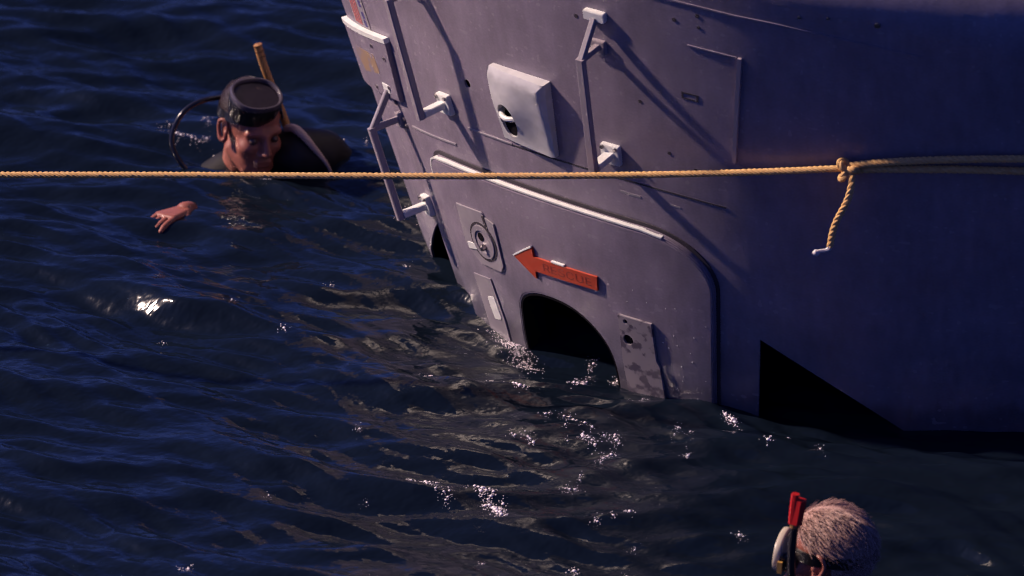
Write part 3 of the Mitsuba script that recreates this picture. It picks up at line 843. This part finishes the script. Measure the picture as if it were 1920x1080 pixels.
# ------------------------------------------------------------------ foam and spray, with wave glints painted as white flecks
FOAM_GLINTS = [(-0.977,1.124,2),(-0.955,1.132,3),(-0.934,1.08,4),(-0.92,1.045,4),(-0.902,1.057,3),(-0.89,1.033,4),(-0.878,1.025,3),(-0.868,1.013,3),(-0.848,1.033,4),(-0.858,1.152,3),(-0.846,1.12,3),(-0.827,0.958,3),(-0.403,1.025,3),(-0.467,1.033,2),(-0.679,0.737,5),(-0.667,0.725,4),(-0.69,0.74,3),(-0.305,0.42,5),(-0.296,0.416,4),(-0.276,0.416,3),(-0.257,0.409,5),(-0.285,0.629,4),(-0.286,0.591,4),(-0.274,0.541,4),(-0.285,0.158,3),(-0.486,0.037,3),(-0.603,-0.333,5),(-0.922,-0.311,3),(-0.747,-0.113,3),(-0.394,-0.943,4),(-0.619,-1.352,3),(-0.369,-1.399,3),(-0.808,-1.82,5),(-0.83,-1.835,3),(-0.056,-0.643,8),(-0.064,-0.636,5),(-0.049,-0.653,6),(-0.216,-0.615,3),(-0.165,-0.626,3),(-0.212,-0.612,4),(0.003,-0.678,5),(0.011,-0.688,5),(0.021,-0.702,6),(0.032,-0.699,4),(-0.031,-0.211,7),(-0.021,-0.225,7),(-0.011,-0.239,8),(0.0,-0.243,7),(-0.028,-0.196,5),(0.011,-0.261,5),(0.021,-0.29,5),(0.031,-0.307,6),(-0.035,-0.182,4),(-0.003,-0.211,4),(-0.014,-0.203,5),(0.007,-0.272,5),(0.204,-0.457,4),(0.215,-0.453,5),(0.203,-0.527,3),(0.162,-0.608,5),(0.172,-0.598,5),(0.187,-0.601,5),(0.196,-0.587,4),(0.266,-0.573,4),(0.277,-0.531,5),(0.288,-0.538,5),(0.301,-0.545,6),(0.313,-0.552,6),(0.322,-0.541,4),(0.352,-0.591,6),(0.363,-0.58,6),(0.366,-0.622,6),(0.377,-0.615,5),(0.388,-0.622,4),(0.473,-0.695,4),(0.482,-0.702,5),(0.49,-0.699,3),(0.554,-0.833,6),(0.565,-0.847,5),(0.573,-0.861,7),(0.578,-0.878,6),(0.568,-0.871,5),(0.431,-0.912,4),(0.46,-0.96,3),(0.42,-0.97,3),(0.452,-1.119,5),(0.659,-1.058,6),(0.713,-0.98,5),(0.793,-1.072,4),(0.802,-1.106,4),(0.786,-1.096,3),(0.0,-0.987,3),(0.008,-0.997,4),(0.034,-0.984,3),(0.047,-1.018,4),(0.055,-1.042,5),(0.041,-1.008,4),(0.086,-0.875,4),(0.097,-0.861,3),(0.135,-0.875,4),(0.149,-0.878,4),(0.159,-0.895,4),(0.188,-0.933,4),(0.207,-0.95,4),(0.183,-1.004,5),(0.182,-1.018,5),(0.198,-1.028,4),(0.206,-1.042,4),(0.214,-1.062,5),(0.143,-1.038,3),(0.238,-1.004,4),(0.266,-0.994,4),(0.264,-1.018,4),(0.269,-1.038,5),(0.275,-1.055,4),(0.255,-1.109,5),(0.235,-1.129,4),(0.227,-1.156,3),(-0.259,-1.216,5),(-0.262,-1.23,4),(-0.248,-1.226,4),(-0.237,-1.24,4),(-0.232,-1.256,4),(-0.221,-1.273,6),(-0.21,-1.28,4),(-0.201,-1.283,3),(-0.193,-1.309,3),(-0.217,-1.336,4),(-0.194,-1.382,4),(-0.173,-1.392,4),(-0.163,-1.408,4),(-0.159,-1.382,4),(-0.168,-1.415,4),(-0.095,-1.346,5),(-0.086,-1.339,5),(-0.075,-1.362,6),(-0.079,-1.376,6),(-0.065,-1.372,4),(-0.057,-1.346,4),(-0.047,-1.376,5),(-0.068,-1.428,5),(-0.057,-1.422,5),(-0.046,-1.438,7),(-0.041,-1.448,7),(-0.03,-1.464,6),(-0.023,-1.415,5),(-0.027,-1.481,6),(-0.038,-1.461,6),(-0.053,-1.392,5),(-0.061,-1.402,4),(-0.071,-1.352,4),(0.136,-1.316,3),(0.147,-1.323,4),(0.16,-1.329,4),(0.174,-1.256,3),(0.174,-1.276,3),(0.298,-1.487,5),(0.256,-1.52,4),(0.216,-1.536,4),(0.21,-1.533,3),(0.156,-1.752,6),(0.309,-1.653,3),(0.573,-1.598,5),(0.583,-1.604,3),(0.287,-1.781,3),(-0.074,-1.704,3),(0.138,-0.953,3),(0.402,-0.527,3),(0.341,-0.72,3),(0.306,-0.73,3),(0.245,-1.122,3)]
fm = []
ball = trimesh.creation.icosphere(subdivisions=1)
bv, bf = np.array(ball.vertices), np.array(ball.faces)


def bubble(x, y, r, flat=0.7, up=0.3):
    z = float(water_height(np.array([x]), np.array([y]))[0])
    fm.append(trimesh.Trimesh(bv * [r, r, r * flat] + [x, y, z + up * r], bf, process=False))


for x, y, r in FOAM_GLINTS:
    R = r * 0.00085
    bubble(x, y, R)
    for _ in range(int(3 + 2.5 * r)):
        bubble(x + rng.normal(0, 0.009), y + rng.normal(0, 0.016), R * rng.uniform(0.12, 0.45))
for _ in range(900):          # churned streaks by the port
    t = rng.random() ** 1.3
    x, y = -0.03 + 0.085 * t + rng.normal(0, 0.018), -0.24 - 0.25 * t + rng.normal(0, 0.03)
    bubble(x, y, rng.uniform(0.0006, 0.0019))
add('foam', cat(fm), 'mat_foam_glint', None, smooth=True)
labels['foam'] = {'label': 'white flecks of foam and bubbles and painted wave glints scattered on the water', 'category': 'foam', 'kind': 'stuff'}
